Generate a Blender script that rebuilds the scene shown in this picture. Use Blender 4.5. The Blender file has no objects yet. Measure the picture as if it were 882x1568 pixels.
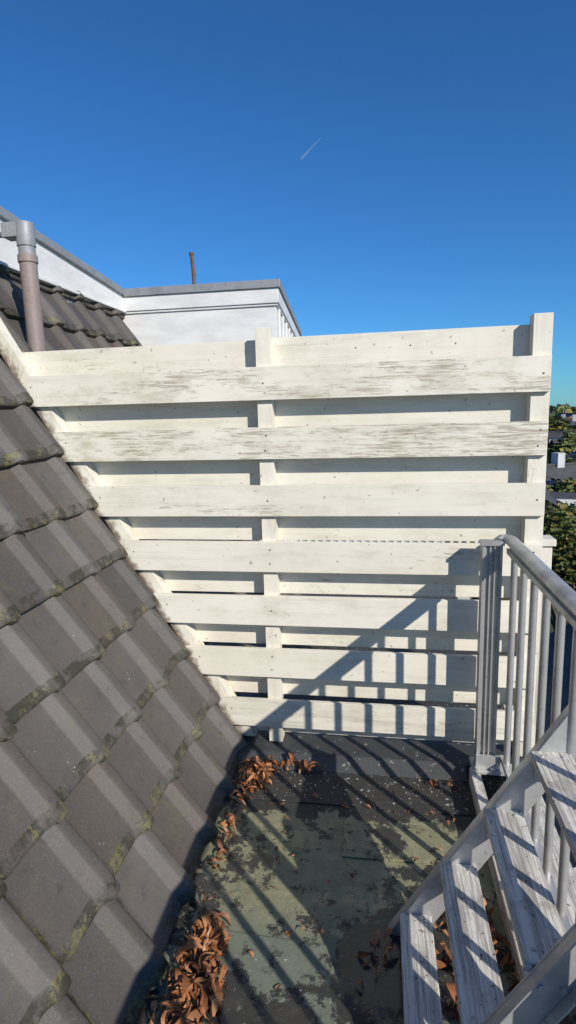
import bpy, math, random
from mathutils import Vector, Matrix, noise as mnoise
random.seed(7)
R=random.uniform
EYE=1.75
class MB:
    def __init__(s): s.v=[];s.f=[];s.m=[];s.c=[]
    def add(s,vs,fs,mat=0,col=(0,0,0)):
        o=len(s.v); s.v+= [tuple(p) for p in vs]
        for f in fs:
            s.f.append([i+o for i in f]); s.m.append(mat); s.c.append(col)
    def box(s,x0,x1,y0,y1,z0,z1,mat=0,col=(0,0,0),M=None):
        vs=[Vector((x,y,z)) for z in (z0,z1) for y in (y0,y1) for x in (x0,x1)]
        if M is not None: vs=[M@p for p in vs]
        s.add(vs,[(0,2,3,1),(4,5,7,6),(0,1,5,4),(2,6,7,3),(0,4,6,2),(1,3,7,5)],mat,col)
    def prism(s,poly,y0,y1,mat=0,col=(0,0,0)):
        n=len(poly)
        vs=[(x,y0,z) for x,z in poly]+[(x,y1,z) for x,z in poly]
        fs=[tuple(range(n)),tuple(reversed(range(n,2*n)))]
        for i in range(n):
            j=(i+1)%n; fs.append((i,i+n,j+n,j))
        s.add(vs,fs,mat,col)
    def sweep(s,pts,rx,ry=None,seg=14,mat=0,col=(0,0,0),up=Vector((0,0,1))):
        ry=ry or rx; pts=[Vector(p) for p in pts]; n=len(pts); vs=[];fs=[]
        for i,p in enumerate(pts):
            t=(pts[min(i+1,n-1)]-pts[max(i-1,0)]).normalized()
            u=up if abs(t.dot(up))<0.95 else Vector((0,1,0))
            a=t.cross(u).normalized(); b=a.cross(t).normalized()
            for k in range(seg):
                an=2*math.pi*k/seg
                vs.append(p+a*rx*math.cos(an)+b*ry*math.sin(an))
        for i in range(n-1):
            for k in range(seg):
                k2=(k+1)%seg
                fs.append((i*seg+k,(i+1)*seg+k,(i+1)*seg+k2,i*seg+k2))
        fs.append(tuple(range(seg))); fs.append(tuple(reversed(range((n-1)*seg,n*seg))))
        s.add(vs,fs,mat,col)
    def build(s,name,mats,bevel=0,smooth=False,fixn=True):
        me=bpy.data.meshes.new(name); me.from_pydata(s.v,[],s.f); 
        for m in mats: me.materials.append(m)
        me.polygons.foreach_set('material_index',s.m)
        ca=me.color_attributes.new('col','FLOAT_COLOR','CORNER')
        d=[]
        for p,c in zip(me.polygons,s.c):
            d+= [c[0],c[1],c[2],1.0]*p.loop_total
        ca.data.foreach_set('color',d)
        me.update()
        if fixn:
            import bmesh
            b=bmesh.new(); b.from_mesh(me); bmesh.ops.recalc_face_normals(b,faces=b.faces); b.to_mesh(me); b.free()
        o=bpy.data.objects.new(name,me); bpy.context.scene.collection.objects.link(o)
        if smooth:
            for p in me.polygons: p.use_smooth = True
            try: me.set_sharp_from_angle(angle=math.radians(35))
            except Exception: pass
        if bevel:
            md=o.modifiers.new('bev','BEVEL'); md.width=bevel; md.segments=2; md.limit_method='ANGLE'; md.angle_limit=math.radians(40)
        return o

# ---------------- material helpers
class N:
    def __init__(s,name):
        s.mat=bpy.data.materials.new(name); s.mat.use_nodes=True; s.t=s.mat.node_tree; s.n=s.t.nodes; s.l=s.t.links
        s.b=s.n['Principled BSDF']
        g=s.n.new('ShaderNodeNewGeometry'); s.pos=g.outputs['Position']
        a=s.n.new('ShaderNodeAttribute'); a.attribute_name='col'
        sp=s.n.new('ShaderNodeSeparateColor'); s.l.new(a.outputs['Color'],sp.inputs[0]); s.col=a.outputs['Color']
        s.r,s.g,s.bl=sp.outputs[0],sp.outputs[1],sp.outputs[2]
    def put(s,sock,v):
        if isinstance(v,(int,float)): sock.default_value=v
        elif isinstance(v,tuple):
            sock.default_value=v if len(sock.default_value)==len(v) else v+(1,)
        else: s.l.new(v,sock)
    def noise(s,scale,detail=6,rough=.6,stretch=(1,1,1),vec=None,off=(0,0,0),dist=0):
        m=s.n.new('ShaderNodeMapping'); m.inputs['Scale'].default_value=stretch; m.inputs['Location'].default_value=off
        s.l.new(vec or s.pos,m.inputs[0])
        t=s.n.new('ShaderNodeTexNoise'); t.inputs['Scale'].default_value=scale; t.inputs['Detail'].default_value=detail; t.inputs['Roughness'].default_value=rough; t.inputs['Distortion'].default_value=dist
        s.l.new(m.outputs[0],t.inputs['Vector']); return t.outputs['Fac']
    def ramp(s,v,a,b,lo=0.0,hi=1.0):
        t=s.n.new('ShaderNodeMapRange'); t.interpolation_type='SMOOTHSTEP'
        for k,x in zip(('Value','From Min','From Max','To Min','To Max'),(v,a,b,lo,hi)): s.put(t.inputs[k],x)
        return t.outputs[0]
    def math(s,op,a,b=0.0,c=None):
        t=s.n.new('ShaderNodeMath'); t.operation=op; s.put(t.inputs[0],a); s.put(t.inputs[1],b)
        if c is not None: s.put(t.inputs[2],c)
        return t.outputs[0]
    def mix(s,f,a,b,mode='MIX'):
        t=s.n.new('ShaderNodeMix'); t.data_type='RGBA'; t.blend_type=mode
        s.put(t.inputs[0],f); s.put(t.inputs[6],a); s.put(t.inputs[7],b); return t.outputs[2]
    def xyz(s):
        t=s.n.new('ShaderNodeSeparateXYZ'); s.l.new(s.pos,t.inputs[0]); return t.outputs
    def bump(s,h,strength=.3,dist=.01):
        t=s.n.new('ShaderNodeBump'); t.inputs['Strength'].default_value=strength; t.inputs['Distance'].default_value=dist
        s.l.new(h,t.inputs['Height']); s.l.new(t.outputs[0],s.b.inputs['Normal'])
    def fin(s,color,rough=.6,metal=0.0,spec=None):
        s.put(s.b.inputs['Base Color'],color); s.put(s.b.inputs['Roughness'],rough); s.put(s.b.inputs['Metallic'],metal)
        if spec is not None: s.b.inputs['Specular IOR Level'].default_value=spec
        return s.mat

def paint(name,axis='x'):
    m=N(name)
    H=axis=='x'
    st=(2.5,30,30) if H else (30,30,2.5)
    big=m.noise(2.2,4,.6); fine=m.noise(1.0,8,.7,st); crack=m.noise(1.0,8,.75,(7,150,150) if H else (150,150,7),off=(3,1,4))
    base=m.mix(m.ramp(big,.35,.7),(.80,.755,.645),(.73,.68,.565))
    base=m.mix(m.math('MULTIPLY',m.g,.25),base,(.69,.65,.53))
    base=m.mix(m.ramp(fine,.46,.8,0,.42),base,(.42,.38,.29))
    film=m.noise(5,6,.7,(1,2,2) if H else (2,2,1),off=(7,7,1))
    base=m.mix(m.math('MULTIPLY',m.ramp(film,.46,.72),m.math('MULTIPLY_ADD',m.r,.40,.12)),base,(.42,.38,.25))
    spots=m.noise(38,3,.5)
    base=m.mix(m.ramp(spots,.69,.73,0,.6),base,(.26,.20,.14))
    patch=m.noise(2.2,7,.72,(1,2.5,2.5) if H else (2.5,2.5,1),off=(11,5,2))
    thr=m.math('MULTIPLY_ADD',m.r,-.18,.665)
    pm=m.ramp(m.math('SUBTRACT',patch,thr),0,.11)
    cr=m.ramp(crack,.47,.56)
    w=m.math('MULTIPLY',pm,cr)
    wood=m.mix(fine,(.24,.19,.125),(.50,.43,.31))
    c=m.mix(m.math('MULTIPLY',w,.85),base,wood)
    hair=m.ramp(m.noise(1.0,5,.7,(1.2,150,150) if H else (150,150,1.2),off=(1,9,2)),.64,.69)
    c=m.mix(m.math('MULTIPLY',hair,.45),c,(.35,.30,.2))
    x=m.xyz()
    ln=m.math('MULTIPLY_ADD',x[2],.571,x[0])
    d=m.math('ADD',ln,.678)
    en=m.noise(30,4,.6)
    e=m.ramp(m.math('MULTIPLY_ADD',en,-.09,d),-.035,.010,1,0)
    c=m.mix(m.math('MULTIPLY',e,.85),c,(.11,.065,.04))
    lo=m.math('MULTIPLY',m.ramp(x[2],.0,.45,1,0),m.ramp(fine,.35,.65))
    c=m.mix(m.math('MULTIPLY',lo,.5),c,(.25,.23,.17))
    h=m.math('MULTIPLY_ADD',w,-.8,m.math('MULTIPLY',fine,.5))
    m.bump(h,.4,.004)
    return m.fin(c,.62,0,.35)
WHITE=paint('aged_cream_paint_horizontal','x'); WHITEV=paint('aged_cream_paint_vertical','z')

def alu(name,base=(.50,.51,.53),metal=.75,rough=.42):
    m=N(name); a=m.noise(9,6,.65); b=m.noise(60,4,.6); c=m.mix(m.ramp(a,.4,.7),base,tuple(x*.72 for x in base))
    c=m.mix(m.ramp(b,.60,.72,0,.5),c,(.22,.20,.17))
    m.bump(b,.12,.002)
    return m.fin(c,m.ramp(a,.3,.7,rough-.08,rough+.15),metal)
ALU=alu('weathered_aluminium',(.54,.53,.51),.55,.42); ALU2=alu('galvanised_steel',(.56,.56,.55),.55,.48)
ZINC=alu('zinc_sheet',(.33,.34,.35),.35,.6)

def simple(name,c1,c2,scale=8,rough=.7,metal=0,bs=.2,bscale=60):
    m=N(name); a=m.noise(scale,6,.65); b=m.noise(bscale,4,.6); m.bump(b,bs,.004)
    return m.fin(m.mix(m.ramp(a,.3,.7),c1,c2),rough,metal)

# tiles
m=N('concrete_roof_tile')
a=m.noise(5,7,.7); b=m.noise(150,5,.7); c3=m.noise(17,6,.7,off=(4,4,4))
base=m.mix(m.r,(.068,.060,.053),(.115,.102,.090))
base=m.mix(m.math('MULTIPLY',m.g,.75),base,(.104,.074,.057))
base=m.mix(m.ramp(a,.35,.7,0,.5),base,(.058,.055,.052))
base=m.mix(m.ramp(b,.5,.8,0,.55),base,(.21,.195,.17))
base=m.mix(m.ramp(c3,.56,.72,0,.6),base,(.036,.034,.031))
li=m.noise(9,6,.75,off=(9,2,7)); base=m.mix(m.math('MULTIPLY',m.bl,m.ramp(li,.44,.56,0,.85)),base,(.032,.030,.018))
li2=m.noise(9,7,.8,off=(1,2,3)); base=m.mix(m.math('MULTIPLY',m.math('MULTIPLY_ADD',m.bl,.8,.15),m.ramp(li2,.545,.60,0,.8)),base,(.16,.145,.055))
li3=m.noise(6,8,.8,off=(5,8,3)); base=m.mix(m.ramp(li3,.665,.68,0,.8),base,(.38,.38,.34))
m.bump(m.math('MULTIPLY_ADD',b,.6,c3),.4,.004)
TILE=m.fin(base,.62,0,.5)

UNDER=simple('roof_underlay',(.02,.02,.02),(.03,.03,.03))
m=N('bitumen_felt'); a=m.noise(6,6,.7); b=m.noise(90,4,.7); c=m.mix(a,(.03,.032,.034),(.075,.078,.078))
c=m.mix(m.ramp(m.noise(24,6,.8,off=(2,2,2)),.60,.64,0,.8),c,(.40,.40,.38)); m.bump(b,.5,.004)
FELT=m.fin(c,.6)

# floor
m=N('algae_covered_roofing_felt')
x=m.xyz()
n1=m.noise(2.6,6,.60,off=(2,7,0)); n2=m.noise(14,6,.7); n3=m.noise(110,4,.7); n4=m.noise(8,6,.75,off=(5,5,5))
grad=m.ramp(x[1],2.20,2.36,0,.30)
low=m.ramp(x[1],1.55,1.85,1,0)
mask=m.ramp(m.math('SUBTRACT',m.math('SUBTRACT',m.math('MULTIPLY_ADD',n4,.65,n1),grad),m.math('MULTIPLY',low,.08)),.765,.80)
dark=m.mix(n2,(.018,.019,.019),(.050,.048,.042))
dark=m.mix(m.ramp(n3,.56,.72,0,.7),dark,(.15,.145,.13))
dark=m.mix(m.ramp(n4,.5,.7,0,.5),dark,(.075,.070,.058))
alg=m.mix(m.ramp(n2,.3,.7),(.28,.27,.16),(.19,.19,.115))
alg=m.mix(m.math('MULTIPLY',low,.7),alg,(.13,.16,.135))
alg=m.mix(m.ramp(n3,.5,.8,0,.5),alg,(.11,.105,.07))
c=m.mix(mask,dark,alg)
c=m.mix(m.ramp(m.noise(11,7,.8,off=(8,1,1)),.55,.60,0,.85),c,(.035,.031,.025))
sp=m.noise(60,3,.6,off=(3,3,3)); near=m.ramp(x[1],2.15,2.5,.70,.635)
c=m.mix(m.ramp(m.math('SUBTRACT',sp,near),0,.015,0,.85),c,(.50,.50,.48))
wet=m.math('MULTIPLY',m.ramp(n1,.47,.53,1,0),m.ramp(x[1],2.0,2.3,1,0))
m.bump(m.math('MULTIPLY',m.math('MULTIPLY_ADD',n3,.5,n2),m.math('SUBTRACT',1.0,m.math('MULTIPLY',wet,.9))),.6,.006)
FLOOR=m.fin(c,m.math('MULTIPLY_ADD',wet,-.58,.76),0,.5)

m=N('weathered_white_tread_wood')
g=m.noise(2,7,.75,(50,1.5,50)); p=m.noise(7,6,.75); base=m.mix(m.ramp(g,.38,.60),(.32,.30,.27),(.72,.69,.63))
base=m.mix(m.ramp(p,.50,.66,0,.6),base,(.24,.22,.19)); base=m.mix(m.ramp(m.noise(60,3,.6),.64,.68,0,.8),base,(.05,.04,.03))
m.bump(g,.6,.004); TREAD=m.fin(base,.8)

m=N('dry_leaves'); n=m.noise(60,4,.6)
c=m.mix(m.r,(.24,.08,.025),(.46,.21,.085)); c=m.mix(m.math('MULTIPLY',m.g,.9),c,(.12,.05,.028)); c=m.mix(m.ramp(n,.5,.8,0,.5),c,(.08,.04,.025))
LEAF=m.fin(c,.55)
RUST=simple('rusty_metal',(.10,.045,.025),(.16,.08,.05),30)
NAIL=simple('rusty_nail',(.10,.05,.03),(.06,.04,.03),50)

# ---------------- FENCE
D=2.70
fx=lambda z,o=0: -.678-.571*z+o
F=MB()
XR=.74
tops=[.214-.2768*i for i in range(7)]
wear=[.95,1.3,.4,.3,.35,.3,.5]
T=.022
for i,t in enumerate(tops):
    z1=EYE+t; z0=z1-.15+R(-.002,.002)
    j=R(-.006,.006)
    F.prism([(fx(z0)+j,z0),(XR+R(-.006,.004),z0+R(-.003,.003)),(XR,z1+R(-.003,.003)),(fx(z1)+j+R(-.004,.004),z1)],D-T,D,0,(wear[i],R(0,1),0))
PD=.072
yb=D+PD
for i in range(8):
    z1=EYE+.352-.2768*i; z0=z1-.15
    if i==0:
        F.prism([(fx(z0),z0),(-.50,z0),(-.50,z1-.006),(fx(z1),z1-.012)],yb,yb+T,0,(.55,.2,0))
        F.prism([(-.497,z0),(XR-.005,z0),(XR-.005,z1+.004),(-.497,z1)],yb,yb+T,0,(.4,.1,0))
    else:
        if z0<.06: z0=.075
        if z1-z0<.03: continue
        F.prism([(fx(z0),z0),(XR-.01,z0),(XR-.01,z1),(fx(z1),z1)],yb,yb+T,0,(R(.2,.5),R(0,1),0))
for px,w in ((-.525,.07),(.705,.08)):
    F.box(px-w/2,px+w/2,D+.001,yb-.001,.06,EYE+.392,1,(.6,R(0,1),0))
zt,zb=2.75,.08; wd=.085
F.prism([(fx(zb)+.005,zb),(fx(zb)+.005+wd,zb),(fx(zt)+.005+wd,zt),(fx(zt)+.005,zt)],D+.004,yb-.004,1,(.9,.5,0))
for i,t in enumerate(tops):
    zc=EYE+t-.075
    for px in (-.525,.705):
        for k in ((0,.035),(0,-.035)) if i%2 else ((.0,.0),):
            F.sweep([(px+k[0]+R(-.008,.008),D-T-.0015,zc+k[1]),(px+k[0],D-T+.01,zc+k[1])],.0045,seg=8,mat=2)
    F.sweep([(fx(zc)+.06,D-T-.0015,zc+.02),(fx(zc)+.06,D-T+.01,zc+.02)],.004,seg=8,mat=2)
for px in (.15,.35,-.1):
    F.sweep([(px,yb-.0015,EYE+.29),(px,yb+.01,EYE+.29)],.004,seg=8,mat=2)
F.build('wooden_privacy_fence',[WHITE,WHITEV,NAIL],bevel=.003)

# ---------------- TILED ROOF
ang=math.atan2(1,.571); up=Vector((-math.cos(ang),0,math.sin(ang))); nrm=Vector((math.sin(ang),0,math.cos(ang)))
base=Vector((-.735,0,.0))
L=.298; W=.30
def P(s,y,n): return base+up*s+Vector((0,y,0))+nrm*n
prof=[(0,.006),(.010,.001),(.03,0),(.10,-.002),(.192,0),(.202,.004),(.224,.036),(.232,.040),(.266,.040),(.276,.036),(.296,.006)]
Tm=MB()
ncol_y0=-1.2
for ci in range(11):
    for cj in range(21):
        y0=ncol_y0+cj*W+.008*(ci%2)
        if y0>4.9: continue
        s0=ci*L-.01+R(-.009,.009); s1=s0+L+.035
        if s1>3.13: s1=3.13
        if s1-s0<.08: continue
        hj=R(-.003,.004); tw=R(-.006,.006); yj=R(-.003,.003)
        tint=(R(0,1),max(0,R(-1,1)),0); lip=(tint[0],tint[1],1)
        st=[(s0+.006,-.030,.8),(s0,-.010,1),(s0+.001,.004,1),(s0+.010,.010,1),(s0+.05,.007,1),(s0+(s1-s0)*.5,-.008,1),(s1,-.030,1)]
        vs=[]
        n=len(prof)
        for (s,b0,k) in st:
            for q,(t,h) in enumerate(prof):
                rs=0
                if s<s0+.06:
                    fade=1-min(1,max(0,(s-s0)/.06))
                    if t<.02: rs=.014*fade
                    elif t>.29: rs=.016*fade
                    elif t>.225: rs=-.008*fade
                vs.append(P(s+rs,y0+t+yj,.036+b0+h*k+hj+tw*(t-.15)*2))
        o0=len(Tm.v); Tm.v+=[tuple(v) for v in vs]
        for r in range(len(st)-1):
            for q in range(n-1):
                Tm.f.append([o0+r*n+q,o0+r*n+q+1,o0+(r+1)*n+q+1,o0+(r+1)*n+q]); Tm.m.append(0); Tm.c.append(lip if (r<4 or q in (0,n-2)) else tint)
        for q in (0,n-1):
            sk=[]
            for r in range(1,len(st)):
                a=Vector(Tm.v[o0+r*n+q]); sk.append((a,a-nrm*.022))
            for r in range(len(sk)-1):
                Tm.add([sk[r][0],sk[r][1],sk[r+1][1],sk[r+1][0]],[(0,1,2,3)],0,lip)
Tm.add([P(-.02,-1.3,-.02),P(-.02,4.94,-.02),P(3.13,4.94,-.02),P(3.13,-1.3,-.02)],[(0,1,2,3)],1)
o=Tm.build('tiled_roof',[TILE,UNDER],smooth=True,fixn=False)

# ---------------- flat roof dormer with fascia
m=N('white_fascia_panel'); a=m.noise(3,5,.6,(1,1,3)); b=m.noise(30,4,.6)
c=m.mix(m.ramp(a,.35,.7),(.76,.755,.73),(.64,.635,.61)); c=m.mix(m.ramp(b,.66,.75,0,.4),c,(.4,.38,.33)); m.bump(b,.08,.003)
FASC=m.fin(c,.5)
Bd=MB()
ZT=EYE+1.09; zf=2.665
ya,yc=-1.5,4.93
zta=ZT+.081*(4.95-ya)
def slopebox(x0,x1,za0,za1,zc0,zc1,mat,ye=yc):
    Bd.add([(x0,ya,za0),(x1,ya,za0),(x1,ya,za1),(x0,ya,za1),(x0,ye,zc0),(x1,ye,zc0),(x1,ye,zc1),(x0,ye,zc1)],[(0,1,2,3),(7,6,5,4),(0,4,5,1),(1,5,6,2),(2,6,7,3),(3,7,4,0)],mat)
Bd.box(-2.9,-2.20,ya,yc,1.9,zf,0)
slopebox(-2.9,-2.17,zf+.001,zta-.055,zf+.001,ZT-.055,0)
Bd.box(-2.9,-2.15,ya,yc,zf-.022,zf-.002,0)
slopebox(-6,-2.145,zta-.054,zta,ZT-.054,ZT,1,4.90)
def quadbox(p,z0,z1,mat):
    n=len(p); vs=[(x,y,z0) for x,y in p]+[(x,y,z1) for x,y in p]
    Bd.add(vs,[tuple(range(n)),tuple(reversed(range(n,2*n)))]+[(i,(i+1)%n,(i+1)%n+n,i+n) for i in range(n)],mat)
def foot(e): return [(-6,4.95-e),(-.835+e,4.95-e),(-1.06+e,8.0+e),(-6,8.0+e)]
quadbox(foot(0),0,zf-.03,0)
quadbox(foot(.014),zf-.029,zf-.010,0)
quadbox(foot(.026),zf-.009,ZT-.066,0)
quadbox(foot(.042),ZT-.065,ZT,1)
for k in range(8):
    y=5.1+k*.38; xx=-.835-(y-4.95)*.0738
    Bd.box(xx,xx+.018,y,y+.03,0.02,zf-.031,0)
Bd.build('flat_roof_dormer',[FASC,ZINC],bevel=.004)

C=MB(); C.sweep([(-1.86,6,ZT-.05),(-1.862,6,3.2),(-1.872,6,3.37)],.019,seg=12); C.sweep([(-1.872,6,3.365),(-1.873,6,3.39)],.024,seg=12)
C.sweep([(-1.86,6,ZT-.03),(-1.86,6,ZT+.03)],.05,seg=12)
C.build('rusty_vent_pipe',[RUST],smooth=True)

m=N('brown_grey_pvc'); a=m.noise(6,6,.7,(1,1,.5)); b=m.noise(50,3,.6)
PVC=m.fin(m.mix(m.ramp(b,.55,.7,0,.5),m.mix(a,(.22,.165,.145),(.30,.25,.225)),(.14,.11,.09)),.55)
C=MB(); px,py=-1.885,3.07
C.sweep([(px,py,2.0),(px,py,2.615)],.046,seg=24,mat=0)
C.sweep([(px,py,2.595),(px,py,2.635)],.052,seg=24,mat=0)
C.sweep([(px,py,2.63),(px,py,2.68)],.044,seg=24,mat=1)
C.sweep([(px,py,2.678),(px,py,2.80)],.049,seg=24,mat=1)
C.box(px-.115,px-.02,py-.042,py+.042,2.725,2.80,1)
C.box(px-.28,px-.116,py-.02,py+.02,2.74,2.76,1)
C.build('rain_downpipe',[PVC,ZINC],bevel=.002,smooth=True)

# ---------------- FLOOR & building
Fm=MB(); Fm.box(-6.0,.74,-4,9,-.25,0,0); Fm.build('flat_roof_floor',[FLOOR])
Sheet=MB()
def sheet(x0,x1,y0,y1,z,a=0):
    M=Matrix.Rotation(a,4,'Z'); Sheet.box(x0,x1,y0,y1,.001,z,0,(0,0,0),M)
sheet(-.62,.40,2.32,2.585,.006); sheet(-.10,.30,2.02,2.317,.007,.02)
sheet(-.60,.05,1.0,1.62,.006,-.03)
Sheet.build('roofing_felt_patch',[FLOOR],bevel=.002)
K=MB()
K.prism([(-.70,0.001),(.74,.001),(.74,.050),(-.70,.050)],2.62,2.93,0)
K.add([(-.70,2.55,.008),(.42,2.55,.008),(.42,2.619,.046),(-.70,2.619,.046)],[(0,1,2,3)],0)
K.build('felt_upstand_kerb',[FELT],bevel=.008)
BR=simple('brick_wall_paint',(.30,.14,.09),(.24,.11,.08))
B2=MB(); B2.box(-6,.70,-4,8.98,-9,-.26,0); B2.build('brick_apartment_building',[BR])
K=MB()
K.box(.425,.47,-1.2,2.55,.002,.085,0,(1,0,0)); K.box(.60,.70,-1.2,2.58,.002,.095,0,(1,0,0))
K.build('timber_edge_kerb',[TREAD],bevel=.004)

# ---------------- RAILING
Rl=MB()
X=.58; zr=1.17
px0,px1=.455,.54; py0,py1=2.555,2.60
Rl.box(px0,px1,py0,py1,.06,1.155,0)
for a,b in ((0,.012),(.030,.036),(.050,.056),(.073,.085)):
    Rl.box(px0+a,px0+b,py0-.012,py0-.0005,.06,1.155,0)
Rl.box(px0-.006,px1+.006,py0-.018,py1+.005,1.156,1.17,0)
Rl.box(px0-.02,px1+.035,py0-.06,py1+.02,.086,.094,1)
Rl.box(px0-.004,px1+.02,py0-.03,py0-.014,.095,.16,1)
for a in (.0,.07): Rl.sweep([(px0+a,py0-.042,.094),(px0+a,py0-.042,.108)],.011,seg=6,mat=1)
Rl.sweep([(.535,2.60,zr-.01),(.55,2.615,zr),(.57,2.61,zr+.002),(X,2.58,zr+.002),(X,2.3,zr),(X,1.0,zr),(X,-1.2,zr)],.030,.020,seg=18,mat=0)
Rl.box(X-.022,X+.022,-1.2,2.56,zr-.052,zr-.03,0)
Rl.box(X-.016,X+.016,-1.2,2.56,.125,.15,0)
y=2.50
while y>-1.2:
    Rl.sweep([(X+R(-.001,.001),y,.15),(X,y,zr-.05)],.0145,seg=14,mat=0)
    y-=.16
for yy in (1.0,-.6):
    Rl.box(X-.02,X+.02,yy-.06,yy-.02,.09,zr-.053,0)
Rl.build('aluminium_railing',[ALU,ALU2],bevel=.0015,smooth=True)

# ---------------- STAIR
S=MB()
yN,yF=1.17,1.70
for n in range(4):
    xc=.124+.132*n; zt=.09+.207*n; w=.052 if n<1 else .057
    S.box(xc-w,xc+w,yN+.008,yF-.004,zt-.028,zt,0,(0,R(0,1),0))
    for yy in (yF-.034,yN+.010):
        S.box(xc-.045,xc+.045,yy,yy+.026,zt-.034,zt-.029,1)
    S.box(xc-.045,xc+.045,yF-.011,yF-.006,zt-.10,zt-.035,1)
    for dx in (-.03,.03):
        for yy in (yN+.04,yF-.03): S.sweep([(xc+dx,yy,zt-.002),(xc+dx,yy,zt+.003)],.006,seg=8,mat=1)
sl=math.atan2(.207,.132)
for ys,sgn in ((yF,1),(yN,-1)):
    M=Matrix.Translation((.124,ys,.05))@Matrix.Rotation(-sl,4,'Y')
    for (a,b,c1,c2,d1,d2) in ((-.09,.93,-.004,.004,-.045,.05),(-.09,.93,.0045 if sgn>0 else -.034,.034 if sgn>0 else -.0045,.045,.050),(-.09,.93,.0045 if sgn>0 else -.034,.034 if sgn>0 else -.0045,-.045,-.040)):
        S.box(a,b,c1,c2,d1,d2,1,(0,0,0),M)
    for n in range(4):
        for dx in (-.025,.025):
            q=Vector((.124+.132*n+dx,ys,.09+.207*n-.05)); S.sweep([q+Vector((0,-.012,0)),q+Vector((0,.012,0))],.008,seg=6,mat=1)
S.build('steel_stair',[TREAD,ALU2],bevel=.002)

# ---------------- LEAVES
Lf=MB()
def leaf(p,sz,tilt):
    M=Matrix.Translation(p)@Matrix.Rotation(R(0,6.28),4,'Z')@Matrix.Rotation(R(-tilt,tilt),4,'X')@Matrix.Rotation(R(-tilt,tilt),4,'Y')
    w=sz*R(.12,.24); cu=R(-.3,.55)*sz; fo=R(-.2,.9)*w; tw=R(-.9,.9)
    pts=[]
    for k in range(6):
        f=k/5; ww=w*math.sin(math.pi*min(.97,max(.05,f**.85)))**.8; z=cu*math.sin(math.pi*f)
        xx=sz*(f-.5); ct,sn=math.cos(tw*f),math.sin(tw*f)
        pts+=[(xx,-ww*ct,z+fo-ww*sn),(xx,R(-.1,.1)*w,z),(xx,ww*ct,z+fo+ww*sn)]
    vs=[M@Vector(q) for q in pts]; fs=[]
    for k in range(5):
        for j in (0,1): fs.append((k*3+j,k*3+j+1,k*3+j+4,k*3+j+3))
    Lf.add(vs,fs,0,(R(0,1),max(0,R(-1,1)),0))
def pile(cx,cy,rx,ry,h,n,big=1):
    for _ in range(n):
        a=R(0,6.28); r=math.sqrt(R(0,1)); x=cx+rx*r*math.cos(a); yy=cy+ry*r*math.sin(a)
        if x<-.65: x=-.65+R(0,.04)
        leaf(Vector((x,yy,.010+R(0,1)*h*(1-r*r)+.004)),R(.03,.075)*big,.8)
pile(-.59,2.44,.09,.15,.08,95,1.0); pile(-.44,2.55,.14,.04,.04,30); pile(-.63,2.12,.04,.24,.03,30,.9); pile(-.64,1.85,.03,.15,.03,8,.8)
pile(-.56,1.48,.075,.20,.08,170,.95); pile(-.54,1.28,.10,.16,.07,90,.95)
pile(.34,1.5,.09,.35,.04,130); pile(.2,1.55,.06,.3,.03,40); pile(.5,1.5,.06,.5,.05,70); pile(.0,1.62,.05,.10,.02,10,.8)
pile(.3,2.50,.1,.03,.02,8,.7)
for _ in range(80): leaf(Vector((R(-.62,.4),R(1.4,2.55),.011)),R(.012,.035),.25)
Lf.build('dry_leaf_pile',[LEAF],smooth=True,fixn=False)

# ---------------- BEYOND
GR=simple('ground_asphalt_grass',(.05,.055,.035),(.08,.08,.07),.05,.9,0,.1,1)
G=MB(); G.add([(-4000,-4000,-9.01),(4000,-4000,-9.01),(4000,4000,-9.01),(-4000,4000,-9.01)],[(0,1,2,3)]); G.build('ground',[GR],fixn=False)
Q=MB(); Q.box(.86,.95,3.25,3.34,-.25,.99,0,(.1,.3,0)); Q.box(.845,.965,3.235,3.355,.991,1.03,0,(.1,.3,0))
Q.box(.75,.95,3.0,9,-.27,-.20,0)
Q.build('neighbour_gate_post',[WHITEV],bevel=.004)
Q=MB()
for k in range(26):
    Q.box(-.9+k*.09,-.9+k*.09+.03,6.5,6.52,.1,.95)
Q.box(-.95,.74,6.521,6.55,.80,.86); Q.box(-.95,.74,6.521,6.55,.2,.26)
Q.build('neighbour_picket_railing',[FASC])
ROOFD=simple('dark_roof_tiles',(.05,.047,.05),(.085,.08,.08),2,.7,0,.3,8); ROOFR=simple('brown_roof_tiles',(.16,.06,.04),(.11,.05,.04),2,.7,0,.3,8)
GLASS=N('window_glass').fin((.03,.04,.05),.08); SOL=N('solar_panel_glass').fin((.015,.02,.04),.12)
BRK=simple('brick_facade',(.22,.14,.11),(.17,.11,.09),2); PLAST=simple('grey_plaster',(.55,.55,.54),(.42,.42,.41),1)
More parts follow.
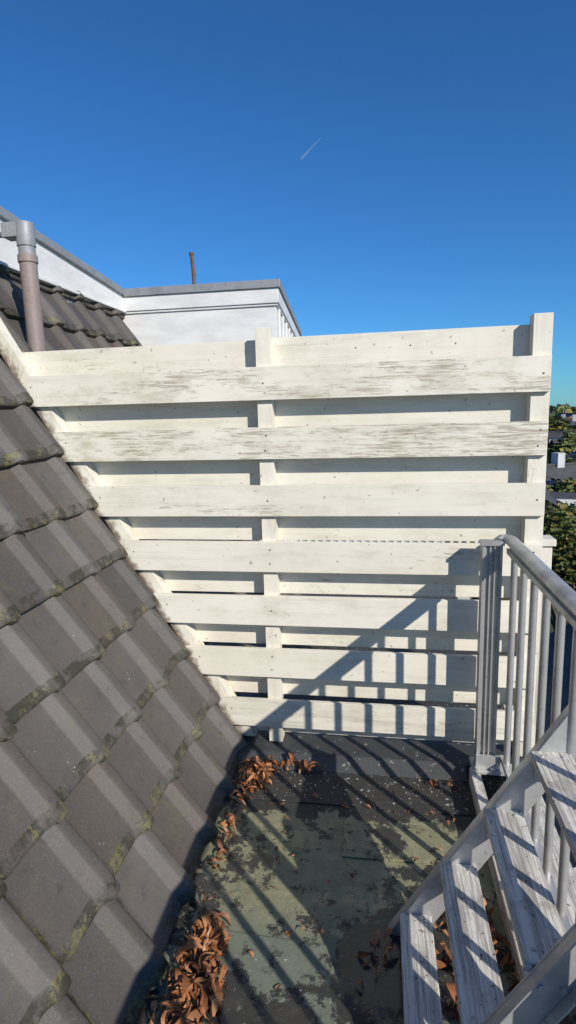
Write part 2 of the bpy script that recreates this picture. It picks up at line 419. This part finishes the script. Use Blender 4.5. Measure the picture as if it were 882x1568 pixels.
def house(cx,cy,w,d,h,rh,rz,roof,wall):
    H=MB(); x0,x1,y0,y1=-w/2,w/2,-d/2,d/2
    H.box(x0,x1,y0,y1,0,h,0)
    o=.3
    H.add([(x0-o,y0-o,h-.1),(x1+o,y0-o,h-.1),(x1+o,0,h+rh),(x0-o,0,h+rh),(x0-o,y1+o,h-.1),(x1+o,y1+o,h-.1)],[(0,1,2,3),(3,2,5,4)],1)
    H.add([(x0-.01,y0,h),(x0-.01,y1,h),(x0-.01,0,h+rh-.15),(x1+.01,y0,h),(x1+.01,y1,h),(x1+.01,0,h+rh-.15)],[(0,1,2),(3,5,4)],0)
    H.box(x0-o,x1+o,y0-o-.12,y0-o,h-.22,h-.04,2)
    H.box(x0-o,x1+o,-.12,.12,h+rh-.03,h+rh+.08,1)
    nx=max(2,int(w/1.8))
    for i in range(nx):
        for fl in range(int(h/2.8)):
            xx=x0+(i+.5)*w/nx
            H.box(xx-.55,xx+.55,y0-.03,y0-.005,.9+fl*2.8,2.2+fl*2.8,3)
            H.box(xx-.63,xx+.63,y0-.05,y0-.031,2.2+fl*2.8,2.28+fl*2.8,2); H.box(xx-.03,xx+.03,y0-.05,y0-.031,.9+fl*2.8,2.199+fl*2.8,2)
        q=R(0,1); xx=x0+(i+.5)*w/nx
        if q<.3:
            f0,f1=.25,.6
            zz=lambda f:h+(rh)*f+.06; yy=lambda f:(y0-o)*(1-f)
            H.add([(xx-.6,yy(f0),zz(f0)),(xx+.6,yy(f0),zz(f0)),(xx+.6,yy(f1),zz(f1)),(xx-.6,yy(f1),zz(f1))],[(0,1,2,3)],4)
        elif q<.75:
            H.box(xx-.8,xx+.8,y0+.1,-d*.15,h+.1,h+rh*.62,2); H.box(xx-.65,xx+.65,y0+.07,y0+.095,h+.4,h+rh*.5,3); H.box(xx-.88,xx+.88,y0+.02,-d*.13,h+rh*.62+.01,h+rh*.62+.09,1)
    for i in range(max(1,nx//3)):
        xx=x0+(i+.5)*w/max(1,nx//3)+.4; H.box(xx-.3,xx+.3,-.3,.3,h+rh-.5,h+rh+.8,0)
    ob=H.build('row_house',[wall,roof,FASC,GLASS,SOL]); ob.location=(cx,cy,-9); ob.rotation_euler=(0,0,rz)
dd=34
while dd<150:
    for lat in range(-3,5):
        x=dd*.31+lat*(8+dd*.10)+R(-2,2); yy=dd+R(-2.5,2.5)
        house(x,yy,R(5,9),R(5,7),min(6.6,3.0+dd*.035+R(-.3,.6)),R(1.6,2.4),R(-.6,.6)+random.choice((0,0,1.57)),random.choice((ROOFD,ROOFD,ROOFR)),random.choice((PLAST,PLAST,BRK)))
    dd*=1.22
house(6.6,12.5,8,6,3.4,2.2,1.45,ROOFD,PLAST)
m=N('tree_foliage'); c=m.mix(m.r,(.035,.06,.015),(.11,.14,.03)); c=m.mix(m.math('MULTIPLY',m.g,.8),c,(.28,.20,.03)); FOL=m.fin(c,.7)
BARK=simple('bark',(.10,.08,.06),(.06,.05,.04),5)
def tree(x,y,h,r,n,name='deciduous_tree',ls=.22):
    t=MB(); t.sweep([(0,0,0),(.05,.02,h*.3),(0,.1,h*.6)],.16,seg=8,mat=1)
    cl=[]
    for k in range(18):
        a=R(0,6.28); e=R(-.5,1.2); rr=r*R(.35,.8); p=Vector((math.cos(a)*math.cos(e)*rr,math.sin(a)*math.cos(e)*rr,h-r+math.sin(e)*rr)); cl.append((p,r*R(.22,.42),R(0,1)))
        t.sweep([(0,.05,h*.35),(p*.5+Vector((0,0,h*.2))),p],.05,seg=5,mat=1)
    for _ in range(n):
        p,cr,tn=random.choice(cl); d=Vector((random.gauss(0,1),random.gauss(0,1),random.gauss(0,1))).normalized()*cr*R(.5,1.15)
        q=p+d; M=Matrix.Translation(q)@Matrix.Rotation(R(0,6.3),4,'Z')@Matrix.Rotation(R(-1.3,1.3),4,'X'); s=ls*R(.5,1.2)
        t.add([M@Vector(v) for v in ((-s,-s*.6,0),(s,-s*.4,.05),(s*.7,s*.6,0),(-s*.6,s*.5,.05))],[(0,1,2,3)],0,(min(1,max(0,tn*.6+R(0,.4))),max(0,R(-2,1)),0))
    o=t.build(name,[FOL,BARK],fixn=False); o.location=(x,y,-9)
tree(6.1,19,7.8,2.0,7000,ls=.11); tree(9.8,22,7.0,2.2,5000,ls=.15); tree(4.2,24,6.2,2.2,4000,ls=.15); tree(11.5,37,6.6,2,2500,ls=.22); tree(14,46,7.0,2.2,2500,ls=.25); tree(17.5,58,8,2.6,2000,ls=.3); tree(24,80,9,3.4,2000,ls=.4)
T2=MB()
for k in range(9000):
    a=R(-1.2,1.4); d=R(160,420); x=d*math.sin(a); y=d*math.cos(a); hh=9.3+2.2*mnoise.noise(Vector((x*.03,y*.03,0)))+d*.004
    z=-9+R(.3,1)*hh; s=R(.8,1.8)
    M=Matrix.Translation((x,y,z))@Matrix.Rotation(R(0,6.3),4,'Z')@Matrix.Rotation(R(0,1.57),4,'X')
    T2.add([M@Vector(v) for v in ((-s,-s*.7,0),(s,-s*.6,0),(s*.8,s,0),(-s*.5,s*.8,0))],[(0,1,2,3)],0,(R(0,.7),max(0,R(-2,1)),0))
T2.build('distant_tree_line',[FOL],fixn=False)

# contrail, high in the sky about 7 km away
a=Vector((-781,6453,2599)); b=Vector((-569,6409,2761))
wv=(b-a).cross(Vector((0,1,.3))).normalized()*7
CT=MB(); n=12
for k in range(n):
    p0=a.lerp(b,k/n); p1=a.lerp(b,(k+1)/n); w0=wv*(.4+1.1*(1-k/n)); w1=wv*(.4+1.1*(1-(k+1)/n))
    CT.add([p0-w0,p0+w0,p1+w1,p1-w1],[(0,1,2,3)])
m=bpy.data.materials.new('thin_ice_cloud'); m.use_nodes=True; t=m.node_tree; t.nodes.clear()
ou=t.nodes.new('ShaderNodeOutputMaterial'); ms=t.nodes.new('ShaderNodeMixShader'); tr=t.nodes.new('ShaderNodeBsdfTransparent'); df=t.nodes.new('ShaderNodeBsdfDiffuse'); df.inputs[0].default_value=(.9,.9,.9,1)
ms.inputs[0].default_value=.13; t.links.new(tr.outputs[0],ms.inputs[1]); t.links.new(df.outputs[0],ms.inputs[2]); t.links.new(ms.outputs[0],ou.inputs[0])
CT.build('aircraft_contrail',[m],fixn=False)

# ---------------- LIGHT
sd=Vector((.95,-1,.82)).normalized()
su=bpy.data.lights.new('sun','SUN'); su.energy=4.85; su.angle=math.radians(.5); su.color=(1,.94,.85)
so=bpy.data.objects.new('sun',su); so.rotation_euler=sd.to_track_quat('Z','Y').to_euler(); so.location=(5,-5,6); bpy.context.scene.collection.objects.link(so)
w=bpy.data.worlds.new('World'); bpy.context.scene.world=w; w.use_nodes=True
nt=w.node_tree; sk=nt.nodes.new('ShaderNodeTexSky'); sk.sky_type='NISHITA'; sk.sun_disc=False
sk.sun_elevation=math.asin(sd.z); sk.sun_rotation=math.atan2(sd.x,sd.y); sk.air_density=1.0; sk.dust_density=.1; sk.ozone_density=3.0
bg=nt.nodes['Background']; bg.inputs[1].default_value=.092
mx=nt.nodes.new('ShaderNodeMix'); mx.data_type='RGBA'; mx.blend_type='MULTIPLY'; mx.inputs[0].default_value=1; mx.inputs[7].default_value=(.32,.80,1.28,1)
nt.links.new(sk.outputs[0],mx.inputs[6]); nt.links.new(mx.outputs[2],bg.inputs[0])

# ---------------- CAMERA
cd=bpy.data.cameras.new('camera'); co=bpy.data.objects.new('camera',cd); bpy.context.scene.collection.objects.link(co)
p=math.radians(9.8); yw=math.radians(9); ro=math.radians(1.6)
fw=Vector((-math.sin(yw)*math.cos(p),math.cos(yw)*math.cos(p),-math.sin(p))); r0=Vector((math.cos(yw),math.sin(yw),0)); u0=r0.cross(fw)
cr=r0*math.cos(ro)-u0*math.sin(ro); cu=u0*math.cos(ro)+r0*math.sin(ro)
M=Matrix((cr,cu,-fw)).transposed().to_4x4(); M.translation=(0,0,EYE); co.matrix_world=M
cd.sensor_fit='VERTICAL'; cd.sensor_height=36; cd.lens=36*878/1568; cd.clip_start=.02; cd.clip_end=9000
sc=bpy.context.scene; sc.camera=co
sc.view_settings.view_transform='Standard'; sc.view_settings.look='None'; sc.view_settings.exposure=0
